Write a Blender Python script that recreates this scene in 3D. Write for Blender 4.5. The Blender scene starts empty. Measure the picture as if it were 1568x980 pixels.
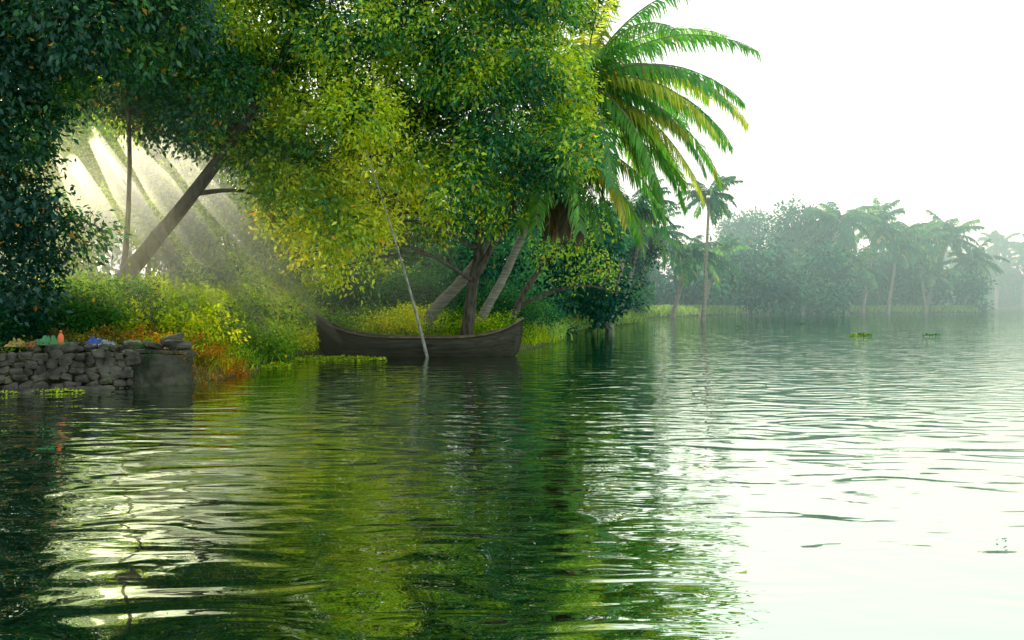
import bpy, math, random
import numpy as np
from mathutils import Vector, noise as mnoise
R = np.random.default_rng(7)
random.seed(7)
sc = bpy.context.scene
sc.view_settings.view_transform='Standard'; sc.view_settings.look='None'; sc.view_settings.exposure=0
col = sc.collection

# ------------------------------------------------------------------ helpers
def empty(name, loc=(0,0,0)):
    e=bpy.data.objects.new(name,None); e.location=loc; e.empty_display_size=.3; col.objects.link(e); return e
def link(name, me, mat=None, parent=None, smooth=False):
    o=bpy.data.objects.new(name,me); col.objects.link(o)
    if mat: me.materials.append(mat)
    if parent: o.parent=parent
    if smooth: me.polygons.foreach_set('use_smooth',[True]*len(me.polygons))
    return o
def mesh_uniform(name, V, k, C=None):
    n=len(V); f=n//k
    me=bpy.data.meshes.new(name)
    me.vertices.add(n); me.vertices.foreach_set('co',np.ascontiguousarray(V,dtype=np.float32).ravel())
    me.loops.add(n); me.loops.foreach_set('vertex_index',np.arange(n,dtype=np.int32))
    me.polygons.add(f); me.polygons.foreach_set('loop_start',np.arange(0,n,k,dtype=np.int32))
    try: me.polygons.foreach_set('loop_total',np.full(f,k,dtype=np.int32))
    except Exception: pass
    if C is not None:
        a=me.color_attributes.new('col','FLOAT_COLOR','POINT')
        c4=np.ones((n,4),dtype=np.float32); c4[:,:3]=np.repeat(C,k,axis=0)
        a.data.foreach_set('color',c4.ravel())
    me.update(calc_edges=True); me.validate()
    return me
def norm(a): return a/np.maximum(np.linalg.norm(a,axis=-1,keepdims=True),1e-6)
def leaf_verts(P,D,N,L,W):
    D=norm(D); S=norm(np.cross(N,D)); N2=np.cross(D,S)
    L=L[:,None]; W=W[:,None]
    a=P; b=P+D*L*.42+S*W*.5+N2*W*.18; c=P+D*L-N2*L*.12; d=P+D*L*.42-S*W*.5+N2*W*.18
    return np.stack([a,b,c,d],1).reshape(-1,3)
def nz(p,s,o=0.): return mnoise.noise(Vector((p[0]*s+o,p[1]*s+o*.7,p[2]*s-o)))

class Leaves:
    def __init__(s): s.P=[];s.D=[];s.N=[];s.L=[];s.W=[];s.C=[]
    def clump(s,c,r,pal,leaf=.185,wid=.46,sub=.55,dens=3.9,per=25,low=-1.,bias=0.,spot=.014,sq=.8):
        c=np.array(c,float); r=np.array(r if hasattr(r,'__len__') else (r,r,r*.8),float)
        area=4*math.pi*((r[0]*r[1])**1.6/3+(r[0]*r[2])**1.6/3+(r[1]*r[2])**1.6/3)**(1/1.6)
        n=max(3,int(area*dens))
        d=norm(R.normal(size=(n,3))); d=d[d[:,2]>low]; n=len(d)
        rad=R.uniform(.4,1.0,size=(n,1))**.6*R.uniform(.8,1.2,size=(n,1))
        sp=c+d*r*rad
        f=np.array([.46+1.3*nz(p,.2,3.)+.9*nz(p,.7,9.) for p in sp])+R.normal(0,.17,n)+bias
        sp=np.repeat(sp,per,0); dd=np.repeat(d,per,0); ff=np.repeat(f,per)
        m=len(sp)
        off=R.normal(size=(m,3))*sub*.5; off[:,2]*=sq
        P=sp+off
        D=norm(dd*.5+norm(off+1e-4)*.6+R.normal(size=(m,3))*.65+np.array([0,0,-.5]))
        N=norm(R.normal(size=(m,3))*.65+np.array([0,-.2,.75])+dd*.35)
        ff=np.clip(ff+R.normal(0,.16,m)+off[:,2]/sub*.15,0,1)  # leaf tone by noise and tuft height; shade and sunlight put into colour
        dark,mid,light=[np.array(q) for q in pal[:3]]
        t=ff[:,None]
        C=np.where(t<.5,dark+(mid-dark)*t*2,mid+(light-mid)*(t*2-1))
        C=C*R.uniform(.65,1.35,size=(m,1))
        k=R.random(m)<spot; C[k]=np.array([.7,.36,.02])*R.uniform(.6,1.2,size=(k.sum(),1))
        L=leaf*R.uniform(.6,1.3,m)
        s.P.append(P);s.D.append(D);s.N.append(N);s.L.append(L);s.W.append(L*wid);s.C.append(C)
    def build(s,name,mat,parent=None):
        P=np.concatenate(s.P);D=np.concatenate(s.D);N=np.concatenate(s.N);L=np.concatenate(s.L);W=np.concatenate(s.W);C=np.concatenate(s.C)
        print(name,len(P))
        me=mesh_uniform(name,leaf_verts(P,D,N,L,W),4,np.clip(C,0,1))
        return link(name,me,mat,parent)

class Tubes:
    def __init__(s): s.v=[];s.f=[]
    def tube(s,pts,rad,k=9,bump=.08):
        pts=[Vector(p) for p in pts]
        P=[];Rr=[]
        for i in range(len(pts)-1):
            p0=pts[max(i-1,0)];p1=pts[i];p2=pts[i+1];p3=pts[min(i+2,len(pts)-1)]
            for j in range(5):
                t=j/5
                P.append(.5*((2*p1)+(p2-p0)*t+(2*p0-5*p1+4*p2-p3)*t*t+(3*p1-p0-3*p2+p3)*t**3)); Rr.append(rad[i]*(1-t)+rad[i+1]*t)
        P.append(pts[-1]);Rr.append(rad[-1])
        b=len(s.v)
        for i,p in enumerate(P):
            d=(P[min(i+1,len(P)-1)]-P[max(i-1,0)]).normalized()
            u=d.cross(Vector((0.3,1,0.1))).normalized(); w=d.cross(u)
            for q in range(k):
                a=2*math.pi*q/k
                rr=Rr[i]*(1+bump*mnoise.noise(p*1.7+Vector((q*.9,0,0)))*2)
                s.v.append(p+u*math.cos(a)*rr+w*math.sin(a)*rr)
        for i in range(len(P)-1):
            for q in range(k):
                s.f.append((b+i*k+q,b+i*k+(q+1)%k,b+(i+1)*k+(q+1)%k,b+(i+1)*k+q))
        s.f.append(tuple(b+(len(P)-1)*k+q for q in range(k)))
        s.f.append(tuple(b+q for q in range(k))[::-1])
        return P
    def build(s,name,mat,parent=None):
        me=bpy.data.meshes.new(name); me.from_pydata([tuple(x) for x in s.v],[],s.f); me.update()
        return link(name,me,mat,parent,True)

# ------------------------------------------------------------------ materials
def newmat(name):
    m=bpy.data.materials.new(name); m.use_nodes=True; nt=m.node_tree; nt.nodes.clear()
    return m,nt,nt.nodes.new('ShaderNodeOutputMaterial')
def leafmat(name,trans=.5,gloss=.05,tint=(1.4,1.3,.4)):
    m,nt,out=newmat(name); N=nt.nodes; K=nt.links.new
    a=N.new('ShaderNodeAttribute'); a.attribute_name='col'
    d=N.new('ShaderNodeBsdfDiffuse'); K(a.outputs['Color'],d.inputs[0])
    mu=N.new('ShaderNodeMix'); mu.data_type='RGBA'; mu.blend_type='MULTIPLY'; mu.inputs[0].default_value=1
    K(a.outputs['Color'],mu.inputs[6]); mu.inputs[7].default_value=(*tint,1)
    t=N.new('ShaderNodeBsdfTranslucent'); K(mu.outputs[2],t.inputs[0])
    x=N.new('ShaderNodeMixShader'); x.inputs[0].default_value=trans; K(d.outputs[0],x.inputs[1]); K(t.outputs[0],x.inputs[2])
    if gloss<=0: K(x.outputs[0],out.inputs[0]); return m
    g=N.new('ShaderNodeBsdfGlossy'); g.inputs['Roughness'].default_value=.42; g.inputs[0].default_value=(.5,.95,.9,1)
    y=N.new('ShaderNodeMixShader'); y.inputs[0].default_value=gloss; K(x.outputs[0],y.inputs[1]); K(g.outputs[0],y.inputs[2])
    K(y.outputs[0],out.inputs[0]); return m
def noisemat(name,c1,c2,scale=3,rough=.85,bump=.3,bs=12,c3=None,stretch=(1,1,1),dist=.03):
    m,nt,out=newmat(name); N=nt.nodes; K=nt.links.new
    b=N.new('ShaderNodeBsdfPrincipled'); b.inputs['Roughness'].default_value=rough
    b.inputs['Specular IOR Level'].default_value=.25
    tc=N.new('ShaderNodeTexCoord'); mp=N.new('ShaderNodeMapping'); mp.inputs['Scale'].default_value=stretch; K(tc.outputs['Object'],mp.inputs[0])
    n=N.new('ShaderNodeTexNoise'); n.inputs['Scale'].default_value=scale; n.inputs['Detail'].default_value=8; K(mp.outputs[0],n.inputs[0])
    r=N.new('ShaderNodeValToRGB'); r.color_ramp.elements[0].position=.35; r.color_ramp.elements[1].position=.65
    r.color_ramp.elements[0].color=(*c1,1); r.color_ramp.elements[1].color=(*c2,1)
    if c3: e=r.color_ramp.elements.new(.72); e.color=(*c3,1)
    K(n.outputs[0],r.inputs[0]); K(r.outputs[0],b.inputs['Base Color'])
    n2=N.new('ShaderNodeTexNoise'); n2.inputs['Scale'].default_value=bs; n2.inputs['Detail'].default_value=6; K(mp.outputs[0],n2.inputs[0])
    bp=N.new('ShaderNodeBump'); bp.inputs['Strength'].default_value=bump; bp.inputs['Distance'].default_value=dist; K(n2.outputs[0],bp.inputs['Height']); K(bp.outputs[0],b.inputs['Normal'])
    K(b.outputs[0],out.inputs[0]); return m

M_leaf=leafmat('leaf_mat'); M_palm=leafmat('palm_leaf_mat',.58,.03,(1.3,1.25,.6)); M_grass=leafmat('undergrowth_mat',.5,0)
M_far=leafmat('distant_leaf_mat',.35,.0,(1,1.1,.7))
M_bark=noisemat('bark',(.03,.03,.024),(.11,.10,.08),4,.9,.8,10,stretch=(2,2,.6))
M_pbark=noisemat('palm_bark',(.13,.13,.11),(.28,.27,.23),3,.9,.7,6,stretch=(.6,.6,5))
M_ground=noisemat('ground_soil',(.05,.09,.02),(.12,.13,.05),1.2,.95,.7,9,(.14,.2,.04))
M_stone=noisemat('rubble_stone',(.018,.02,.016),(.085,.085,.07),3,.9,.9,14,(.05,.08,.02),dist=.05)
M_conc=noisemat('old_concrete',(.010,.018,.010),(.07,.07,.055),2.2,.92,1,9,(.04,.075,.02),dist=.06)
M_wood=noisemat('tarred_wood',(.008,.012,.007),(.036,.034,.022),3,.55,.6,18,(.06,.055,.035),stretch=(.5,4,5),dist=.012)
M_wood2=noisemat('weathered_plank',(.09,.065,.035),(.26,.20,.12),4,.8,.4,20,stretch=(.5,6,4),dist=.01)
M_bamboo=noisemat('bamboo',(.12,.13,.12),(.33,.34,.32),4,.5,.3,20,stretch=(2,2,.5),dist=.005)

# ------------------------------------------------------------------ world, sun
AZ=-30.; EL=20.
w=bpy.data.worlds.new('World'); sc.world=w; w.use_nodes=True; nt=w.node_tree; nt.nodes.clear()
o=nt.nodes.new('ShaderNodeOutputWorld'); bg=nt.nodes.new('ShaderNodeBackground'); sk=nt.nodes.new('ShaderNodeTexSky')
sk.sky_type='NISHITA'; sk.sun_disc=False; sk.sun_elevation=math.radians(EL); sk.sun_rotation=math.radians(AZ%360)
sk.dust_density=4; sk.air_density=1.; sk.ozone_density=1
mx=nt.nodes.new('ShaderNodeMix'); mx.data_type='RGBA'; mx.inputs[0].default_value=.85; mx.inputs[7].default_value=(13.0,13.7,12.9,1)
nt.links.new(sk.outputs[0],mx.inputs[6]); nt.links.new(mx.outputs[2],bg.inputs[0]); bg.inputs[1].default_value=.122
nt.links.new(bg.outputs[0],o.inputs[0])
sv=Vector((math.sin(math.radians(AZ))*math.cos(math.radians(EL)),math.cos(math.radians(AZ))*math.cos(math.radians(EL)),math.sin(math.radians(EL))))
sl=bpy.data.lights.new('sun','SUN'); sl.energy=5; sl.angle=math.radians(.5); sl.color=(1,.89,.6)
so=bpy.data.objects.new('sun',sl); so.rotation_mode='QUATERNION'; so.rotation_quaternion=sv.to_track_quat('Z','Y'); col.objects.link(so)

# ------------------------------------------------------------------ camera
cd=bpy.data.cameras.new('camera'); cam=bpy.data.objects.new('camera',cd); col.objects.link(cam)
cam.location=(0,0,1.7); cam.rotation_euler=(math.radians(90),0,0); cd.lens=35; cd.sensor_width=36; cd.shift_y=-.0147; cd.clip_end=4000; sc.camera=cam

# ------------------------------------------------------------------ terrain
SH=[(-14,-40),(-14,10),(-11.6,17),(-10.1,19.5),(-7.8,20.8),(-7.0,21.8),(-6.6,24),(-7.0,28),(-7.3,33),(-6.2,36),(-3,36.8),(.3,37.5),(1.4,42),(2.2,55),(5,70),(9,84),(12.6,98),(13,115),(17,130),(40,178),(75,205),(104,225),(112,245),(104,300),(125,375),(300,395),(1500,430),(1500,2500),(-1500,2500),(-1500,-40)]
def sdist(X,Y):
    p=np.array(SH,float); inside=np.zeros(X.shape,bool); dm=np.full(X.shape,1e9)
    for i in range(len(p)):
        a=p[i]; b=p[(i+1)%len(p)]
        e=b-a; t=np.clip(((X-a[0])*e[0]+(Y-a[1])*e[1])/(e@e),0,1)
        dm=np.minimum(dm,np.hypot(X-a[0]-t*e[0],Y-a[1]-t*e[1]))
        c=((a[1]>Y)!=(b[1]>Y)); 
        with np.errstate(divide='ignore',invalid='ignore'):
            xi=(b[0]-a[0])*(Y-a[1])/(b[1]-a[1]+1e-12)+a[0]
        inside^=(c&(X<xi))
    return np.where(inside,dm,-dm)
def hgt(X,Y):
    d=sdist(X,Y)
    z=np.where(d>0,.1+.55*np.clip(d/1.3,0,1)+.5*np.clip((d-1.5)/8,0,1),-.1+np.maximum(d,-4)*.35)
    z=z+np.where(d>0,.06*np.sin(X*1.7+Y)*np.cos(Y*1.3-X*.6)+.04*np.sin(X*4.1)*np.sin(Y*3.7),0)
    return z
xs=np.concatenate([np.geomspace(1500,24,30)*-1,np.arange(-22,6,.28),np.geomspace(6,1500,70)])
ys=np.concatenate([np.arange(-40,14,4),np.arange(14,46,.3),np.geomspace(46,2400,110)])
XX,YY=np.meshgrid(xs,ys); ZZ=hgt(XX,YY)
V=np.stack([XX,YY,ZZ],-1).reshape(-1,3); nx=len(xs); ny=len(ys)
I=(np.arange(ny-1)[:,None]*nx+np.arange(nx-1)).ravel(); F=np.stack([I,I+1,I+nx+1,I+nx],1)
me=bpy.data.meshes.new('ground'); me.from_pydata(V.tolist(),[],F.tolist()); me.update(); link('ground',me,M_ground,None,True)
def gz(x,y): return float(hgt(np.array([x],float),np.array([y],float))[0])

# ------------------------------------------------------------------ water
m,nt,out=newmat('river_water_mat'); N=nt.nodes; K=nt.links.new
tc=N.new('ShaderNodeTexCoord')
def nn(scale,st,det=2,dis=0.,rot=0):
    mp=N.new('ShaderNodeMapping'); mp.inputs['Scale'].default_value=st; mp.inputs['Rotation'].default_value=(0,0,rot); K(tc.outputs['Object'],mp.inputs[0])
    n=N.new('ShaderNodeTexNoise'); n.inputs['Scale'].default_value=scale; n.inputs['Detail'].default_value=det; n.inputs['Distortion'].default_value=dis; K(mp.outputs[0],n.inputs[0]); return n.outputs[0]
def mth(op,a,b):
    x=N.new('ShaderNodeMath'); x.operation=op
    for i,q in enumerate((a,b)):
        if hasattr(q,'links'): K(q,x.inputs[i])
        else: x.inputs[i].default_value=q
    return x.outputs[0]
h=mth('MULTIPLY',nn(1.0,(.8,1.2,1),.7,1.7,.2),.029)
h=mth('ADD',h,mth('MULTIPLY',nn(1.0,(1.5,4.2,1),1.0,.6,-.1),.0055))
patch=N.new('ShaderNodeMapRange'); K(nn(.12,(1,1.5,1),1,0),patch.inputs[0]); patch.inputs[1].default_value=.42; patch.inputs[2].default_value=.6; patch.inputs[3].default_value=.2; patch.inputs[4].default_value=1.2
h=mth('ADD',h,mth('MULTIPLY',mth('MULTIPLY',nn(1.0,(2.5,9,1),1.5,.2,.05),.003),patch.outputs[0]))
bp=N.new('ShaderNodeBump'); bp.inputs['Strength'].default_value=1; bp.inputs['Distance'].default_value=1.; K(h,bp.inputs['Height'])
g=N.new('ShaderNodeBsdfGlossy'); g.inputs['Roughness'].default_value=.012; g.inputs[0].default_value=(.76,.86,.75,1); K(bp.outputs[0],g.inputs['Normal'])
d=N.new('ShaderNodeBsdfDiffuse'); d.inputs[0].default_value=(.003,.020,.006,1)
lw=N.new('ShaderNodeFresnel'); lw.inputs[0].default_value=1.5; K(bp.outputs[0],lw.inputs['Normal'])
mr=N.new('ShaderNodeMapRange'); K(lw.outputs[0],mr.inputs[0]); mr.inputs[1].default_value=0; mr.inputs[2].default_value=.4; mr.inputs[3].default_value=.72; mr.inputs[4].default_value=.98
x=N.new('ShaderNodeMixShader'); K(mr.outputs[0],x.inputs[0]); K(d.outputs[0],x.inputs[1]); K(g.outputs[0],x.inputs[2]); K(x.outputs[0],out.inputs[0])
me=bpy.data.meshes.new('river_water'); me.from_pydata([(-1500,-40,0),(1500,-40,0),(1500,2400,0),(-1500,2400,0)],[],[(0,1,2,3)]); link('river_water',me,m)

# ------------------------------------------------------------------ palettes (dark, mid, light)
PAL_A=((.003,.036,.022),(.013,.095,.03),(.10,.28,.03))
PAL_B=((.004,.065,.035),(.04,.23,.03),(.60,.76,.02))
PAL_L=((.015,.12,.03),(.22,.42,.02),(.78,.80,.03))  # low mango clumps: sunlit yellow put into the leaf colour
PAL_Y=((.10,.26,.02),(.36,.55,.02),(.78,.76,.03))  # hanging clumps and bright shrubs: backlit yellow put into the leaf colour
PAL_G=((.02,.12,.025),(.12,.33,.02),(.48,.62,.02))
PAL_O=((.14,.11,.02),(.45,.17,.02),(.66,.32,.03))
PAL_T=((.006,.05,.045),(.02,.13,.085),(.08,.26,.10))  # teal leaves; on receding trees, distance haze put into the colour
PAL_F=((.003,.04,.05),(.012,.10,.10),(.06,.24,.14))  # far trees: bluish haze put into the leaf colour

def limbs(T,trunkpts,clumps,r0,rng,frac=.8):
    tp=[Vector(p) for p in trunkpts]
    for c in clumps:
        if rng.random()>frac: continue
        c=Vector(c[0]); cand=[p for p in tp if p.z<c.z+.3] or tp[:1]
        s=min(cand,key=lambda p:(p-c).length)
        mid=s.lerp(c,.5)+Vector((rng.uniform(-.3,.3),rng.uniform(-.3,.3),.1*(c-s).length))
        T.tube([s,mid,c],[r0*.55,r0*.33,r0*.08],6)
rng=random.Random(3)

bx=[-15,-14.2,-11.6,-9.8,-8.3,-7.4,-5.7,-4.4,-2.9,-.5,.35,1.9,2.6]
bz=[8.2,7.5,6.9,6.3,5.4,3.5,2.5,3.2,3.9,3.9,4.8,5.6,7.0]
CL=[]
tries=0
while len(CL)<180 and tries<20000:
    tries+=1
    x=rng.uniform(-15,2.2); y=rng.uniform(29.5,37.0); zb=np.interp(x,bx,bz)
    r=rng.uniform(.7,1.5)
    z=rng.uniform(zb+r*.75,14)
    if any((Vector((x,y,z))-Vector(c[0])).length<.75*(r+c[1]) *.8 for c in CL): continue
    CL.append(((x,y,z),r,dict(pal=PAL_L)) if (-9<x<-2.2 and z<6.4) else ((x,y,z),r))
for i in range(42):
    CL.append(((rng.uniform(-15,.8),rng.uniform(31,36.5),rng.uniform(14,18)),rng.uniform(1.2,1.9),dict(leaf=.3,dens=1.7,sub=.7,per=18)))
def leafy_tree(name,trunks,clumps,pal,r0,frac=.6,**kw):
    e=empty(name); T=Tubes(); ps=[]
    for pts,rad in trunks: ps+=T.tube(pts,rad,11)
    limbs(T,ps[4:],clumps,r0,rng,frac); T.build('trunk',M_bark,e)
    L=Leaves()
    for c in clumps:
        k=dict(kw)
        if len(c)>2: k.update(c[2])
        L.clump(c[0],c[1],k.pop('pal',pal),**k)
    L.build('leaves',M_leaf,e); return e
left=[c for c in CL if c[0][0]<-7]; cen=[c for c in CL if c[0][0]>=-7]
leafy_tree('mango_tree',[([(-12.6,30,.6),(-12.1,30.2,2.0),(-11.2,30.6,3.4),(-9.6,31,5.6),(-8.4,31.5,7.6),(-6.7,32,11)],[.36,.28,.24,.20,.15,.08]),
   ([(-12.3,30.3,1.2),(-12.0,30.8,3.0),(-12.1,31.5,6.2),(-12.4,32,10)],[.12,.09,.07,.04])],left,PAL_B,.17)
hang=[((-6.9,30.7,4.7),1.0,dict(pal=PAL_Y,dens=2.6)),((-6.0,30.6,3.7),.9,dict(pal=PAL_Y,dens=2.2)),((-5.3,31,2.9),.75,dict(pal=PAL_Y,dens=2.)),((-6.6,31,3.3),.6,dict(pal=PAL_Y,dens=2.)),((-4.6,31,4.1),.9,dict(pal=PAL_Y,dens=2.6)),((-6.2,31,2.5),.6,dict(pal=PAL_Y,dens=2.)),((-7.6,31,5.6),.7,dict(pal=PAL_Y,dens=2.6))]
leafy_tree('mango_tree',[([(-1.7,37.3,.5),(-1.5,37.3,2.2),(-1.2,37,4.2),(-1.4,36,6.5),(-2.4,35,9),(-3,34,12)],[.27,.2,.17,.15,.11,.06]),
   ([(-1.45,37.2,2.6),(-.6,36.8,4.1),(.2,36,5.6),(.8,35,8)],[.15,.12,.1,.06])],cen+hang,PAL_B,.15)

CA=[]
def addA(n,x0,x1,y0,y1,z0,z1,r0,r1,kw=None):
    t=0;k=0
    while k<n and t<4000:
        t+=1; r=rng.uniform(r0,r1); p=Vector((rng.uniform(x0,x1),rng.uniform(y0,y1),rng.uniform(z0,z1)))
        if any((p-Vector(c[0])).length<.6*(r+c[1]) for c in CA): continue
        CA.append((tuple(p),r,kw) if kw else (tuple(p),r)); k+=1
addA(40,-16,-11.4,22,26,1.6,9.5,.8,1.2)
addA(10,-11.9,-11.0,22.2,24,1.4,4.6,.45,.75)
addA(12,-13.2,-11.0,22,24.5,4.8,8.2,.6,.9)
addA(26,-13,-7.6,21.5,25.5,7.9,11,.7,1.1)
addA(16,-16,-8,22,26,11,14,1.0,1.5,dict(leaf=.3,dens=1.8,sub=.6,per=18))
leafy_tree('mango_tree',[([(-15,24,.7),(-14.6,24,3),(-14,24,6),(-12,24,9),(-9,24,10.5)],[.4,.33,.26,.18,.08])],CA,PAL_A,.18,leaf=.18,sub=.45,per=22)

CR=[((2.2,41,4.3),.9),((3.2,41,4.0),.7),((3.9,41.5,3.4),.6),((2.7,41,2.9),.6),((1.6,41,2.6),.5),((3.6,42,5.2),.8),((1.3,40.5,3.9),.7),((4.3,42,2.6),.4)]
PAL_R=((.006,.075,.04),(.04,.2,.04),(.25,.42,.03))
leafy_tree('waterside_tree',[([(-.2,40,.6),(.5,40.5,2.2),(1.5,41,3.6),(2.6,41,4.6)],[.16,.12,.09,.04]),([(.2,40.3,1.6),(1.6,40.8,2.2),(3,41,2.5),(4.4,41.6,2.2)],[.08,.07,.05,.02])],CR,PAL_R,.09,frac=1,dens=1.8,per=16,leaf=.19)

# ------------------------------------------------------------------ trees behind
def grove(name,boxes,pal,seed,leaf,sub,dens,per,mat,trunk=.12,low=-1.,bias=0,zlo=0.,slope=None,pw=.9):
    rg=random.Random(seed); e=empty(name); L=Leaves(); T=Tubes()
    for (n,x0,x1,y0,y1,zt,r0,r1) in boxes:
        for i in range(n):
            x=rg.uniform(x0,x1); y=rg.uniform(y0,y1); r=rg.uniform(r0,r1)
            ztt=zt if slope is None else min(zt,slope[0]+slope[1]*(y-41))
            z=max(0.3,gz(x,y))+ zlo+(rg.random()**pw)*max(0,ztt-r-zlo)
            L.clump((x,y,z),(r,r,r*.8),pal,leaf=leaf,sub=sub,dens=dens,per=per,low=low,spot=.003,bias=bias)
            if rg.random()<.3 and z>2: T.tube([(x+rg.uniform(-1,1),y,gz(x,y)-.2),(x+rg.uniform(-.5,.5),y,z*.5),(x,y,z)],[trunk,trunk*.8,trunk*.3],6)
    if T.v: T.build('trunks',M_bark,e)
    L.build('leaves',mat,e); return e
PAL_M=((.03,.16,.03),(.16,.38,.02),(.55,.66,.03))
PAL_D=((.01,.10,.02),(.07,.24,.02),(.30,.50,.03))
grove('background_trees',[(60,-30,-8,41,52,11,1.0,1.7),(24,-14,-5,44,60,7.5,1.0,2.0)],PAL_M,5,.3,.7,1.5,13,M_far,slope=(5.6,.38))
grove('background_trees',[(80,-42,-12,52,72,18,1.3,2.2)],PAL_D,15,.34,.8,1.4,13,M_far,slope=(5.6,.40),pw=.55)
grove('background_trees',[(60,-36,-14,62,80,23,1.6,2.6)],PAL_D,25,.42,1.0,1.1,13,M_far,slope=(6.2,.42),pw=.8,zlo=8.)
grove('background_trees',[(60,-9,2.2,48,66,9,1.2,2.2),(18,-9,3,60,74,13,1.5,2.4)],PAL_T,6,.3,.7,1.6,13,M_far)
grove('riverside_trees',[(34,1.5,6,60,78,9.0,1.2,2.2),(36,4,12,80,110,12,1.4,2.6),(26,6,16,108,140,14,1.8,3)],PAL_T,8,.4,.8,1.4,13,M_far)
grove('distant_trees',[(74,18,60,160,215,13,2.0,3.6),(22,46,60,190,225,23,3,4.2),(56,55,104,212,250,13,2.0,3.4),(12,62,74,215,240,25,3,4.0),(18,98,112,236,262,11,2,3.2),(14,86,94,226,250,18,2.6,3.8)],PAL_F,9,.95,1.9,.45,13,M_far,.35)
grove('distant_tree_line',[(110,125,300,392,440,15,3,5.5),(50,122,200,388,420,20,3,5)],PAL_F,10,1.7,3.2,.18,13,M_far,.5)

# ------------------------------------------------------------------ palms
def palm(name,base,crown,fronds,bend=.8,tr=.17,nl=60,lw=.085,ll=1.2,pal=((.07,.28,.08),(.18,.44,.07),(.5,.58,.07)),dead=0,seed=1,old=.25):
    rg=random.Random(seed); e=empty(name)
    b=Vector(base);c=Vector(crown); T=Tubes()
    m1=b.lerp(c,.35)-Vector((0,0,bend*.6)); m2=b.lerp(c,.72)-Vector((0,0,bend*.45))
    T.tube([b-Vector((0,0,.4)),b.lerp(m1,.3),m1,m2,c],[tr*1.6,tr*1.15,tr,tr*.85,tr*.75],10,.04)
    T.build('trunk',M_pbark,e)
    V=[];Cc=[];RT=Tubes()
    allf=[(f,False) for f in fronds]+[((rg.uniform(0,360),-65-rg.uniform(0,12),12,fronds[0][3]*rg.uniform(.5,.75)),True) for i in range(dead)]
    for (az,e0,bn,L),isdead in allf:
        n=14; p=c+Vector((0,0,.1)); pts=[p.copy()]; a=math.radians(az)
        for i in range(n):
            t=(i+.5)/n; el=math.radians(e0-bn*t**1.25)
            p=p+Vector((math.cos(a)*math.cos(el),math.sin(a)*math.cos(el),math.sin(el)))*(L/n); pts.append(p.copy())
        if lw<.1: RT.tube([pts[0],pts[4],pts[8],pts[12],pts[14]],[.05,.035,.022,.012,.006],5,0)
        f=rg.random(); base_c=np.array(pal[0])*(1-f)+np.array(pal[1])*f
        if rg.random()<old: base_c=np.array(pal[2])
        if isdead: base_c=np.array((.12,.08,.045))
        tw=rg.uniform(-.35,.35)
        for i in range(nl):
            t=.10+.90*i/nl; q=t*n; k=min(int(q),n-1); P=pts[k].lerp(pts[k+1],q-k); d=(pts[k+1]-pts[k]).normalized()
            s=d.cross(Vector((0,0,1)))
            if s.length<.1: s=Vector((-math.sin(a),math.cos(a),0))
            s.normalize(); up=s.cross(d)
            s=s*math.cos(tw)+up*math.sin(tw)
            for sg in (-1,1):
                ln=ll*(math.sin(math.pi*min(1,.18+t*.72))**.6)*rg.uniform(.75,1.15)*(1.05-.3*t)
                if rg.random()<.07: continue
                dr=rg.uniform(.3,1.3) if not isdead else 1.3
                d1=(s*sg*.8+d*.55+Vector((0,0,-dr*.5))).normalized(); d2=(s*sg*.45+d*.5+Vector((0,0,-dr*1.6))).normalized()
                mid=P+d1*ln*.5; tip=mid+d2*ln*.5
                wv=d.cross(d1).cross(d1).normalized()*lw*.5 if rg.random()<.85 else d*lw*.5
                V+= [P-wv*.6,P+wv*.6,mid+wv,mid-wv,  mid-wv,mid+wv,tip+wv*.15,tip-wv*.15]
                cc=base_c*rg.uniform(.65,1.35); 
                if rg.random()<.05 and not isdead: cc=np.array((.4,.32,.06))
                Cc+=[cc,cc]
    me=mesh_uniform('fronds',np.array([tuple(v) for v in V]),4,np.clip(np.array(Cc),0,1)); link('fronds',me,M_palm,e)
    if RT.v: RT.build('frond_stems',M_pbark,e)
    return e
F1=[(-10,62,62,6.4),(15,48,66,6.6),(-20,36,72,6.9),(8,24,70,6.8),(-35,14,70,6.6),(-5,4,68,6.5),(-25,-14,58,6.3),(20,-20,50,6.0),(-50,-30,45,5.6),(-75,-38,42,5.4),(0,-42,40,5.8),
    (-12,15,75,6.8),(-8,-26,45,6.5),(-30,-40,40,6.2),(30,30,70,6.6),(5,-10,60,6.9),(-40,0,60,6.6),(15,5,60,6.6),(-2,-34,42,6.4),(12,-48,30,6),
    (-60,40,80,6),(-95,25,75,6),(-120,-15,60,5.5),(-150,0,70,5.8),(170,30,80,6),(140,50,70,6),(95,40,70,6),(60,50,60,6),(40,20,70,6.4),(90,75,50,5.6),(-60,78,40,5.6),(30,80,40,6),(55,-10,55,5.8),(-140,50,70,6),(-170,-35,45,5)]
palm('coconut_palm',(-3.6,38.2,.8),(2.75,37.5,10.1),F1,bend=1.3,tr=.2,nl=76,lw=.075,dead=3,seed=4,old=.18)
F2=[(-30,30,80,5.6),(0,10,75,5.6),(-15,-15,60,5.6),(-50,-25,50,5.2),(-80,-35,40,5),(20,-30,45,5.4),(-110,-30,45,5),(-90,10,70,5.2),(180,10,70,5),(150,40,70,5),(90,60,60,5),(60,20,70,5),(-60,60,60,5),(-20,-48,30,4.6),(-140,-45,35,4.4),(-10,-35,45,5.6),(-60,-45,30,5)]
palm('coconut_palm',(-1.4,38.6,.8),(1.9,38.0,8.1),F2,bend=.7,tr=.16,nl=64,lw=.075,dead=14,seed=5,pal=((.05,.2,.05),(.13,.34,.05),(.4,.42,.06)),old=.2)
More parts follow.
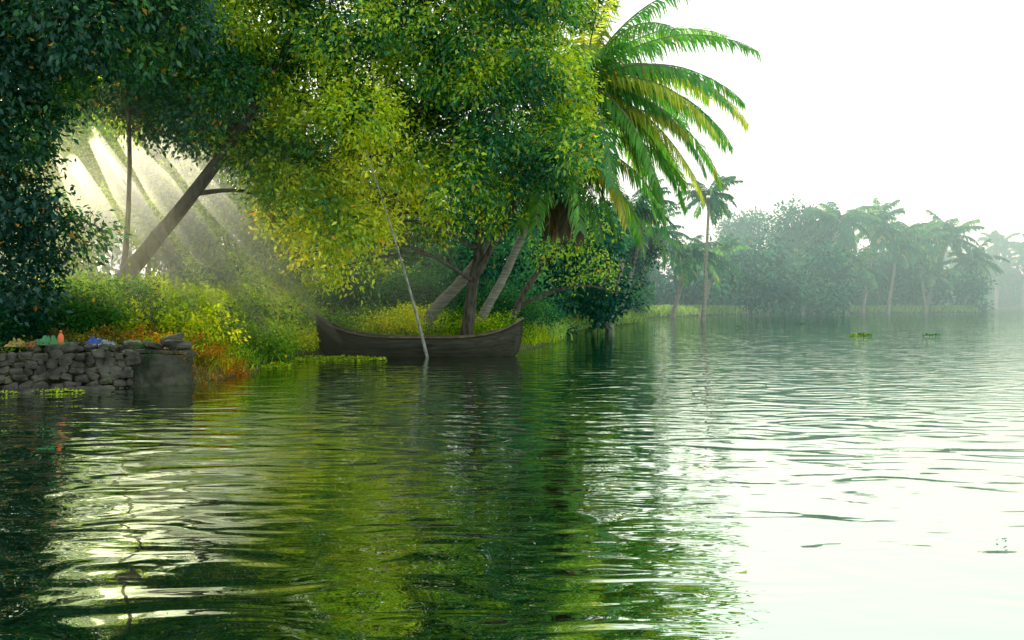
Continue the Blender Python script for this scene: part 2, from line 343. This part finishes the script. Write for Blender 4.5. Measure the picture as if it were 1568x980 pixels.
def rf(rg,n,L): return [(rg.uniform(0,360),rg.uniform(-35,75),rg.uniform(50,85),L*rg.uniform(.85,1.1)) for i in range(n)]
PT=((.015,.10,.07),(.04,.18,.10),(.11,.30,.11))
def farpalm(x,y,z,L,seed,n=24,lean=1.5,tr=.2,lw=.22,nl=24):
    rg=random.Random(seed); palm('coconut_palm',(x-lean,y,max(.3,gz(x,y))),(x,y,z),rf(rg,n,L),bend=.4,tr=tr,nl=nl,lw=lw,ll=1.3*L/5,pal=PT,seed=seed)
farpalm(19.8,100,12.4,3.6,11,26,.6,.16,.13,30)
farpalm(8.6,72,8.4,3.6,12,22,1.5,.18,.11,34)
farpalm(11.5,88,8.4,4,13,22,2,.18,.12,34)
farpalm(62,190,17.5,8,14,36,3,.35,.4)
farpalm(54,178,8.5,6,15,28,2,.25,.3); farpalm(45,168,7.5,5.5,16,26,2,.25,.3); farpalm(68,196,9.5,6.5,17,28,2,.25,.3)
farpalm(99,226,17,8.5,18,40,5,.4,.42); farpalm(107,230,12,7,19,34,3,.35,.4); farpalm(92,216,8,6,20,28,3,.3,.4)
farpalm(22,124,8,4.8,22,26,2,.25,.2); farpalm(29,142,8,5.4,23,26,2,.25,.25); farpalm(16,116,9.5,4.8,26,26,2,.25,.2)
farpalm(79,204,14,7,28,32,2,.3,.38); farpalm(87,214,15.5,7.5,40,32,-2,.3,.38); farpalm(73,199,17.5,7.5,41,32,3,.3,.38)
for i,(x,z) in enumerate([(188,25),(200,22),(208,26),(178,17),(194,15),(168,20)]): farpalm(x,384+i*3,z,8.5,30+i,36,1.5,.6,1.0,26)

# ------------------------------------------------------------------ undergrowth
def bushes(name,items,mat=M_grass,**kw):
    L=Leaves()
    for it in items:
        k=dict(leaf=.11,sub=.26,dens=8,per=18,low=-.35,wid=.5,spot=.005); k.update(kw)
        if len(it)>3: k.update(it[3])
        L.clump(it[0],it[1],it[2],**k)
    return L.build(name,mat)
def scatter(n,x0,x1,y0,y1,r0,r1,pal,zs=.35,seed=0,off=0.,dmin=.0):
    rg=random.Random(seed); o=[]; t=0
    while len(o)<n and t<n*40:
        t+=1
        x=rg.uniform(x0,x1);y=rg.uniform(y0,y1)
        if sdist(np.array([x]),np.array([y]))[0]<dmin: continue
        r=rg.uniform(r0,r1)
        o.append(((x,y,gz(x,y)+r*zs+off),(r,r,r*.75),pal))
    return o
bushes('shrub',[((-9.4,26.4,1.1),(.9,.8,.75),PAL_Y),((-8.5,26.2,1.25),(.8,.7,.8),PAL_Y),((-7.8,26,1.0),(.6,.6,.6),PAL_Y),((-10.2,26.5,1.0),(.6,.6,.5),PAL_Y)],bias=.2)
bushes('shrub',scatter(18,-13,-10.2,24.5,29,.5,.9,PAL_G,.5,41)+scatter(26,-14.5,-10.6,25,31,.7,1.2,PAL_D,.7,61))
bushes('shrub',scatter(22,-7.2,-5.6,28,36,.35,.6,PAL_G,.4,42)+scatter(14,-8.5,-7,28,34,.5,.9,PAL_Y,.5,52))
bushes('shrub',scatter(36,-7,1,37.3,41,.4,.75,PAL_G,.5,43,0,.2)+scatter(12,-5.5,-2,37.5,39,.5,.9,PAL_Y,.5,44,0,.2)+scatter(30,-8,2,41,46,.9,1.6,PAL_T,.7,62,0,.2),dens=6)
bushes('undergrowth',scatter(60,-17,-7,29,44,.7,1.5,PAL_G,.5,45,0,.4),leaf=.16,sub=.35,dens=4)
bushes('dry_undergrowth',scatter(36,-9.6,-6.8,22.2,25.4,.22,.42,PAL_O,.3,46)+scatter(16,-6.95,-6.5,21.6,25.5,.2,.32,PAL_O,-.2,47)+scatter(10,-9.4,-6.9,22.2,25.2,.2,.36,PAL_G,.3,66)+scatter(28,-11.5,-8.5,21.6,24.6,.2,.34,((.08,.09,.03),(.30,.16,.03),(.5,.28,.03)),.3,48),leaf=.075,sub=.15,dens=14,per=16)
bushes('bank_creeper',scatter(30,-7.6,-6.4,25,33,.2,.4,PAL_G,.1,49),leaf=.08,sub=.16,dens=12,per=16)
bushes('bank_creeper',scatter(26,-14,-11,17,23,.5,.8,PAL_A,.4,50,0,.5),leaf=.12)
PAL_W=((.03,.08,.02),(.12,.2,.03),(.3,.25,.04))
bushes('wall_creeper',[((-11.0+.33*i+.1*math.sin(i*7),19.1+.18*i+.25,.80+.04*math.sin(i*5)),(.22,.18,.12),PAL_W if i%3 else PAL_G) for i in range(0,10)]+[((-7.0,21.3,.4),(.22,.15,.34),PAL_O),((-6.85,21.7,.1),(.2,.15,.25),PAL_O),((-7.2,21.1,.66),(.2,.1,.12),PAL_O),((-8.05,20.58,.5),(.14,.1,.34),PAL_W),((-7.6,20.75,.62),(.2,.08,.1),PAL_W)],leaf=.06,sub=.12,dens=20,per=12)

def grass(name,pts,h,wd,pal,per=14,spread=.25,mat=M_grass):
    P=np.repeat(np.array(pts,float),per,0); m=len(P); P[:,:2]+=R.normal(0,spread,(m,2))
    L=h*R.uniform(.5,1.3,m); a=R.uniform(0,2*math.pi,m); ln=R.uniform(.1,.6,m)
    D=np.stack([np.cos(a)*ln,np.sin(a)*ln,np.ones(m)],1); D=norm(D)
    S=norm(np.cross(D,R.normal(size=(m,3)))); S*= (wd*R.uniform(.6,1.3,m))[:,None]*.5
    mid=P+D*L[:,None]*.55; D2=norm(D+np.stack([np.cos(a),np.sin(a),-np.ones(m)],1)*.5); tip=mid+D2*L[:,None]*.45
    V=np.stack([P-S,P+S,mid+S*.8,mid-S*.8,mid-S*.8,mid+S*.8,tip+S*.1,tip-S*.1],1).reshape(-1,3)
    t=R.random(m)[:,None]; C=np.array(pal[0])*(1-t)+np.array(pal[2])*t; C=np.repeat(C,2,0)
    me=mesh_uniform(name,V,4,C); return link(name,me,mat)
def gpts(n,x0,x1,y0,y1,dmin,dmax,seed):
    rg=np.random.default_rng(seed); X=rg.uniform(x0,x1,n*12); Y=rg.uniform(y0,y1,n*12); d=sdist(X,Y); k=(d>dmin)&(d<dmax); X=X[k][:n];Y=Y[k][:n]
    return np.stack([X,Y,hgt(X,Y)-.03],1)
grass('grass',gpts(700,-12,-6.3,22.5,36.5,.05,4,1),.32,.02,PAL_G)
grass('grass',gpts(700,-6.5,2,36,44,.05,3,2),.42,.025,PAL_G)
PAL_H=((.06,.2,.08),(.12,.3,.10),(.35,.5,.14))
grass('reeds',gpts(1500,1,15,44,104,.0,3.2,3),.8,.07,PAL_H,12,.4)
grass('reeds',gpts(1600,13,113,112,250,.0,5,4),1.1,.2,PAL_H,10,.9)

# ------------------------------------------------------------------ rubble stone wall
def ico(sub):
    import bmesh
    bm=bmesh.new(); bmesh.ops.create_icosphere(bm,subdivisions=sub,radius=1); v=[x.co.copy() for x in bm.verts]; f=[[q.index for q in x.verts] for x in bm.faces]; bm.free(); return v,f
IV,IF=ico(3)
def stones(name,items,mat,parent=None):
    V=[];F=[]
    for (c,s,yaw,sd) in items:
        b=len(V); cy,sy=math.cos(yaw),math.sin(yaw); tl=random.Random(sd).uniform(-.35,.35)
        for v in IV:
            q=Vector([math.copysign(abs(t)**.6,t) for t in v]); q*=1+.30*mnoise.noise(v*1.1+Vector((sd*3.1,sd,0)))+.10*mnoise.noise(v*3+Vector((sd,0,sd)))
            x,y,z=q.x*s[0],q.y*s[1],q.z*s[2]; x,z=x*math.cos(tl)-z*math.sin(tl),x*math.sin(tl)+z*math.cos(tl)
            V.append((c[0]+x*cy-y*sy,c[1]+x*sy+y*cy,c[2]+z))
        F+=[[b+i for i in f] for f in IF]
    me=bpy.data.meshes.new(name); me.from_pydata(V,[],F); me.update(); return link(name,me,mat,parent)
it=[];sd=0
wp=[Vector((-12.4,17.2,0)),Vector((-10.3,19.2,0)),Vector((-7.95,20.5,0))]
for (a,b) in ((wp[0],wp[1]),(wp[1],wp[2])):
    d=(b-a); Ln=d.length; d.normalize(); yaw=math.atan2(d.y,d.x)
    for row in range(6):
        s=rng.uniform(0,.1)
        while s<Ln:
            wd=rng.uniform(.11,.30); sd+=1
            p=a+d*(s+wd/2); h=.14
            it.append(((p.x+rng.uniform(-.02,.02),p.y+.04*row+rng.uniform(-.05,.05),-.04+row*h+rng.uniform(-.045,.045)),(wd*.56,.17,h*.58*rng.uniform(.75,1.35)),yaw+rng.uniform(-.2,.2),sd)); s+=wd
for i in range(60):
    t=rng.random(); p=wp[1].lerp(wp[2],t) if rng.random()<.7 else wp[0].lerp(wp[1],t); sd+=1; r=rng.uniform(.06,.17)
    it.append(((p.x+rng.uniform(-.3,.1),p.y+rng.uniform(.2,1.7),.78+r*.2),(r*1.3,r,r*.6),rng.uniform(0,3),sd))
for i in range(26):
    t=rng.random(); p=wp[1].lerp(wp[2],t); sd+=1; r=rng.uniform(.07,.16)
    it.append(((p.x,p.y-rng.uniform(.15,.45),-.02),(r*1.2,r,r*.6),rng.uniform(0,3),sd))
stones('stone_wall',it,M_stone)
def slab(name,corners,z0,z1,mat,jit=.03,parent=None,n=12):
    V=[];F=[]; c=[Vector((p[0],p[1],0)) for p in corners]
    ring=[]
    for i in range(4):
        for j in range(n): ring.append(c[i].lerp(c[(i+1)%4],j/n))
    ctr=sum(c,Vector())/4; k=len(ring); nh=7; H=[z0+(z1-z0-.03)*i/nh for i in range(nh+1)]+[z1]
    for hi,hh in enumerate(H):
        for p in ring:
            q=p+(ctr-p).normalized()*(.04 if hi==len(H)-1 else 0)+Vector((mnoise.noise(p*3+Vector((0,0,hh*4))),mnoise.noise(p*3+Vector((5,0,hh*4))),0))*jit+Vector((mnoise.noise(p*9+Vector((0,0,hh*9))),mnoise.noise(p*9+Vector((5,0,hh*9))),0))*jit*.4
            V.append((q.x,q.y,hh+mnoise.noise(p*2+Vector((9,9,hh)))*jit*.7))
    for h in range(len(H)-1):
        for i in range(k): F.append((h*k+i,h*k+(i+1)%k,(h+1)*k+(i+1)%k,(h+1)*k+i))
    F.append(tuple((len(H)-1)*k+i for i in range(k)))
    me=bpy.data.meshes.new(name); me.from_pydata(V,[],F); me.update(); return link(name,me,mat,parent)
e=empty('concrete_landing')
slab('block',[(-8.0,20.6),(-6.85,21.3),(-7.4,23.0),(-8.7,22.4)],-.5,.66,M_conc,.12,e)
slab('top_slab',[(-8.15,20.75),(-6.9,21.45),(-7.4,22.6),(-8.6,22.0)],.665,.74,M_conc,.07,e)
stones('loose_stones',[((-7.25,21.6,.84),(.3,.26,.10),.4,901),((-7.5,21.9,.94),(.26,.2,.09),.1,902),((-7.75,21.5,.80),(.2,.17,.08),1,903),((-8.2,21.6,.82),(.17,.2,.1),2,904)],M_stone,e)

def cloth(name,c,sx,sy,h,colr,seed):
    n=16;V=[];F=[]
    for i in range(n):
        for j in range(n):
            x=(i/(n-1)-.5)*sx;y=(j/(n-1)-.5)*sy; q=Vector((x*9+seed,y*9,seed))
            V.append((c[0]+x+mnoise.noise(q)*.06,c[1]+y+mnoise.noise(q+Vector((7,0,0)))*.06,c[2]+h*(.3+abs(mnoise.noise(q*1.2))*1.6)*(max(0,1-(2*x/sx)**4)*max(0,1-(2*y/sy)**4))**.6))
    for i in range(n-1):
        for j in range(n-1): F.append((i*n+j,i*n+j+1,(i+1)*n+j+1,(i+1)*n+j))
    me=bpy.data.meshes.new(name); me.from_pydata(V,[],F); me.update()
    link(name,me,noisemat(name+'_mat',tuple(v*.6 for v in colr),colr,6,.6,.2),None,True)
cloth('crumpled_tarpaulin',(-9.5,20.4,.88),.8,.4,.14,(.05,.22,.09),3)
cloth('plastic_bag',(-8.85,21.2,.88),.35,.3,.16,(.03,.08,.35),9)
cloth('crumpled_cloth',(-10.0,20.1,.86),.36,.3,.12,(.28,.20,.05),5)
cloth('plastic_bag',(-8.5,20.9,.84),.35,.25,.12,(.2,.24,.28),15)
cloth('crumpled_cloth',(-9.75,20.1,.86),.26,.24,.10,(.3,.08,.04),25)
def lathe(name,c,prof,colr,k=14):
    V=[];F=[]
    for r,z in prof:
        for i in range(k): a=2*math.pi*i/k; V.append((c[0]+r*math.cos(a),c[1]+r*math.sin(a),c[2]+z))
    for h in range(len(prof)-1):
        for i in range(k): F.append((h*k+i,h*k+(i+1)%k,(h+1)*k+(i+1)%k,(h+1)*k+i))
    F.append(tuple(range(k))[::-1]); F.append(tuple((len(prof)-1)*k+i for i in range(k)))
    me=bpy.data.meshes.new(name); me.from_pydata(V,[],F); me.update(); link(name,me,noisemat(name+'_mat',tuple(v*.8 for v in colr),colr,6,.4,.05),None,True)
lathe('plastic_bottle',(-9.2,20.3,.90),[(.055,0),(.06,.02),(.06,.15),(.045,.19),(.022,.22),(.022,.25),(.028,.25),(.028,.28)],(.6,.14,.05))

# ------------------------------------------------------------------ boat
boat=empty('wooden_canoe',(-3.1,33.3,0)); boat.rotation_euler=(0,0,math.radians(-2))
NS=49; NK=9
def prof(u):
    b=.66*max(0,1-abs(u)**2.8)**.75+.02
    if u<0: zs=.62+.72*abs(u)**3.4; 
    else: zs=.62+.64*abs(u)**4.2
    zk=-.22+(.22*abs(u)**6)
    return b,zs,zk
HL=3.48
def hull(inset,zoff):
    V=[]
    for i in range(NS):
        u=-1+2*i/(NS-1); u=math.copysign(abs(u)**.85,u)
        b,zs,zk=prof(u)
        b=max(.004,b-inset); zk+=zoff
        for j in range(2*NK-1):
            s=(j-(NK-1))/(NK-1); a=abs(s)
            y=math.copysign(b*(math.sin(a*math.pi/2)**.62)*(.9+.1*a),s) if a>0 else 0
            z=zk+(zs-zk)*(a**2.1)
            xx=HL*u
            end=max(0,abs(u)-.75)/.25; xx-=math.copysign((1-a)**1.5*.32*end,u)
            V.append((xx,y,z))
    return V
Vo=hull(0,0);Vi=hull(.05,.06); w_=2*NK-1; V=Vo+Vi; F=[]; n0=len(Vo)
for i in range(NS-1):
    for j in range(w_-1):
        a=i*w_+j; F.append((a,a+w_,a+w_+1,a+1)); F.append((n0+a,n0+a+1,n0+a+w_+1,n0+a+w_))
    F.append((i*w_,n0+i*w_,n0+(i+1)*w_,(i+1)*w_)); a=i*w_+w_-1; F.append((a,a+w_,n0+a+w_,n0+a))
for i in (0,NS-1):
    for j in range(w_-1): a=i*w_+j; F.append((a,a+1,n0+a+1,n0+a))
me=bpy.data.meshes.new('hull'); me.from_pydata(V,[],F); me.update(); link('hull',me,M_wood,boat,True)
T=Tubes()
for sgn in (-1,1):
    idx=0 if sgn<0 else w_-1
    pts=[Vo[i*w_+idx] for i in range(0,NS,4)]
    T.tube([(p[0],p[1]+.012*sgn,p[2]+.012) for p in pts],[.034]*len(pts),6,0)
T.build('gunwale_rails',noisemat('worn_rail_wood',(.05,.045,.03),(.14,.12,.08),5,.7,.4,20),boat)
T=Tubes()
pts=[]
for i in range(2,NS-2,4):
    p=Vo[i*w_+2]; pts.append((p[0],p[1]-.012,p[2]))
T.tube(pts,[.016]*len(pts),5,0); T.build('rubbing_strake',M_wood,boat)
def box(name,c,s,mat,parent,rz=0,ry=0):
    import bmesh
    bm=bmesh.new(); bmesh.ops.create_cube(bm,size=1)
    for v in bm.verts: v.co=Vector((v.co.x*s[0],v.co.y*s[1],v.co.z*s[2]))
    bmesh.ops.bevel(bm,geom=bm.edges[:],offset=min(s)*.18,segments=2,affect='EDGES')
    me=bpy.data.meshes.new(name); bm.to_mesh(me); bm.free(); ob=link(name,me,mat,parent); ob.location=c; ob.rotation_euler=(0,ry,rz); return ob
for i,x in enumerate((-2.3,-1.1,.2,1.3,2.2)):
    b,zs,zk=prof(x/HL); box('thwart',(x,0,zs-.02),(.16,2*b-.12,.04),M_wood2,boat)
for i in range(5): box('stern_plank',(2.5,-.24+i*.12,.86),(.75,.11,.03),M_wood2,boat,0,math.radians(-9))
for i in range(5): box('floor_plank',(0,-.3+i*.15,.06),(3.6,.13,.03),M_wood2,boat)
for x in np.arange(-2.6,2.7,.52):
    T=Tubes(); b,zs,zk=prof(x/HL); T.tube([(x,-(b-.06),zs-.04),(x,-(b*.8),zk+.45),(x,0,zk+.12),(x,b*.8,zk+.45),(x,b-.06,zs-.04)],[.022]*5,5,0); T.build('rib',M_wood,boat)

e=empty('bamboo_pole'); T=Tubes()
a=Vector((-2.70,32.55,-.3)); b=Vector((-4.05,27.6,6.0)); pts=[];rad=[]
def pp(t): return a.lerp(b,t)+Vector((.10*math.sin(t*math.pi),0,-.05*math.sin(t*math.pi)))
for i in range(13):
    t=i/12; pts.append(pp(t)); rad.append(.06*(1-t)+.008*t)
T.tube(pts,rad,8,.05); T.build('shaft',M_bamboo,e)
T=Tubes()
for i in range(1,24):
    t=i/24; p=pp(t); q=p+(b-a).normalized()*.03; r=.06*(1-t)+.008*t; T.tube([p,q],[r*1.12,r*1.12],8,0)
T.build('nodes',M_bamboo,e)

# ------------------------------------------------------------------ floating plants
def floaters(name,cs,pal,leaf=.09):
    L=Leaves()
    for (x,y,rx,ry,dn) in cs:
        m=int(rx*ry*math.pi*dn)+4; a=R.uniform(0,2*math.pi,m); r=np.sqrt(R.random(m))*R.uniform(.5,1,m)
        P=np.stack([x+np.cos(a)*r*rx,y+np.sin(a)*r*ry,R.uniform(.005,.03,m)+.4*leaf*(1-r)],1)
        D=norm(R.normal(size=(m,3))*np.array([1,1,.35])+np.array([0,0,.25])); N_=norm(R.normal(size=(m,3))*.5+np.array([0,-.3,1]))
        t=R.random(m)[:,None]; C=np.array(pal[0])*(1-t)+np.array(pal[2])*t
        ln=leaf*R.uniform(.6,1.4,m)
        L.P.append(P);L.D.append(D);L.N.append(N_);L.L.append(ln);L.W.append(ln*.75);L.C.append(C)
    L.build(name,M_grass)
floaters('water_hyacinth_patch',[(-5.2,31.0,1.2,.9,200),(-6.2,30.6,.8,1.3,200),(-4.3,30.4,.6,.4,160),(-6.5,27.5,.4,1.2,200)],PAL_G,.1)
floaters('water_hyacinth_patch',[(-8.9,19.4,.6,.25,200),(-9.6,18.9,.3,.2,160)],PAL_M,.06)
floaters('water_hyacinth_patch',[(19.2,55,.7,.5,100),(19.9,55.6,.4,.3,80)],PAL_R,.14)
floaters('water_hyacinth_patch',[(22.5,54,.35,.25,80),(23.4,55,.4,.2,80),(17,75,.5,.3,40),(26,90,.8,.4,30)],PAL_T,.12)
floaters('floating_weed',[(3.46,19,.06,.05,500),(5.2,20.5,.05,.04,500),(8,30,.09,.07,300),(10,34,.1,.08,300),(1.2,24,.05,.05,400),(13,39,.12,.08,200),(6.4,27,.06,.05,300)],PAL_T,.04)
floaters('floating_weed',[(3.5,7.1,.04,.03,900)],PAL_T,.025)

# ------------------------------------------------------------------ mist volumes, and denser tubes added as sunbeams
def volmat(name,dens,g,c):
    m,nt,out=newmat(name); v=nt.nodes.new('ShaderNodeVolumeScatter'); v.inputs['Density'].default_value=dens; v.inputs['Anisotropy'].default_value=g; v.inputs['Color'].default_value=(*c,1)
    nt.links.new(v.outputs[0],out.inputs['Volume']); return m
def boxv(name,a,b,mat):
    V=[(x,y,z) for x in (a[0],b[0]) for y in (a[1],b[1]) for z in (a[2],b[2])]
    me=bpy.data.meshes.new(name); me.from_pydata(V,[],[(0,1,3,2),(4,6,7,5),(0,4,5,1),(2,3,7,6),(0,2,6,4),(1,5,7,3)]); me.update(); return link(name,me,mat)
boxv('morning_haze',(0,62,-.3),(420,600,32),volmat('haze_volume',.0026,.3,(.62,.96,1)))
me=bpy.data.meshes.new('bank_mist'); me.from_pydata([tuple(v*1) for v in IV],[],IF); ob=link('bank_mist',me,volmat('bank_mist_volume',.012,.65,(.95,1,.74))); ob.location=(-10.5,34.5,3.2); ob.scale=(9,11,6)
MS=volmat('sunbeam_tube_volume',.24,.72,(1,1,.9)); T=Tubes()  # tubes of denser mist added along the sun direction to shape sunbeams
for (x,y,z,r,L) in [(-4.0,23.4,.8,.40,24),(-4.6,24.4,2.0,.22,23),(-5.9,24.2,1.0,.50,24),(-6.3,25.2,2.3,.20,22),(-7.6,25.0,1.1,.42,23),(-8.1,25.6,2.1,.22,21),(-9.3,26.0,1.1,.45,20),(-10.4,26.8,1.6,.26,19),(-5.1,26.4,2.9,.25,20)]:
    p=Vector((x,y,z)); q=p+sv*L
    T.tube([p,p.lerp(q,.3),p.lerp(q,.6),q],[r*.15,r*1.0,r*1.1,r*.5],14,0)
T.build('sunbeam_tubes',MS)
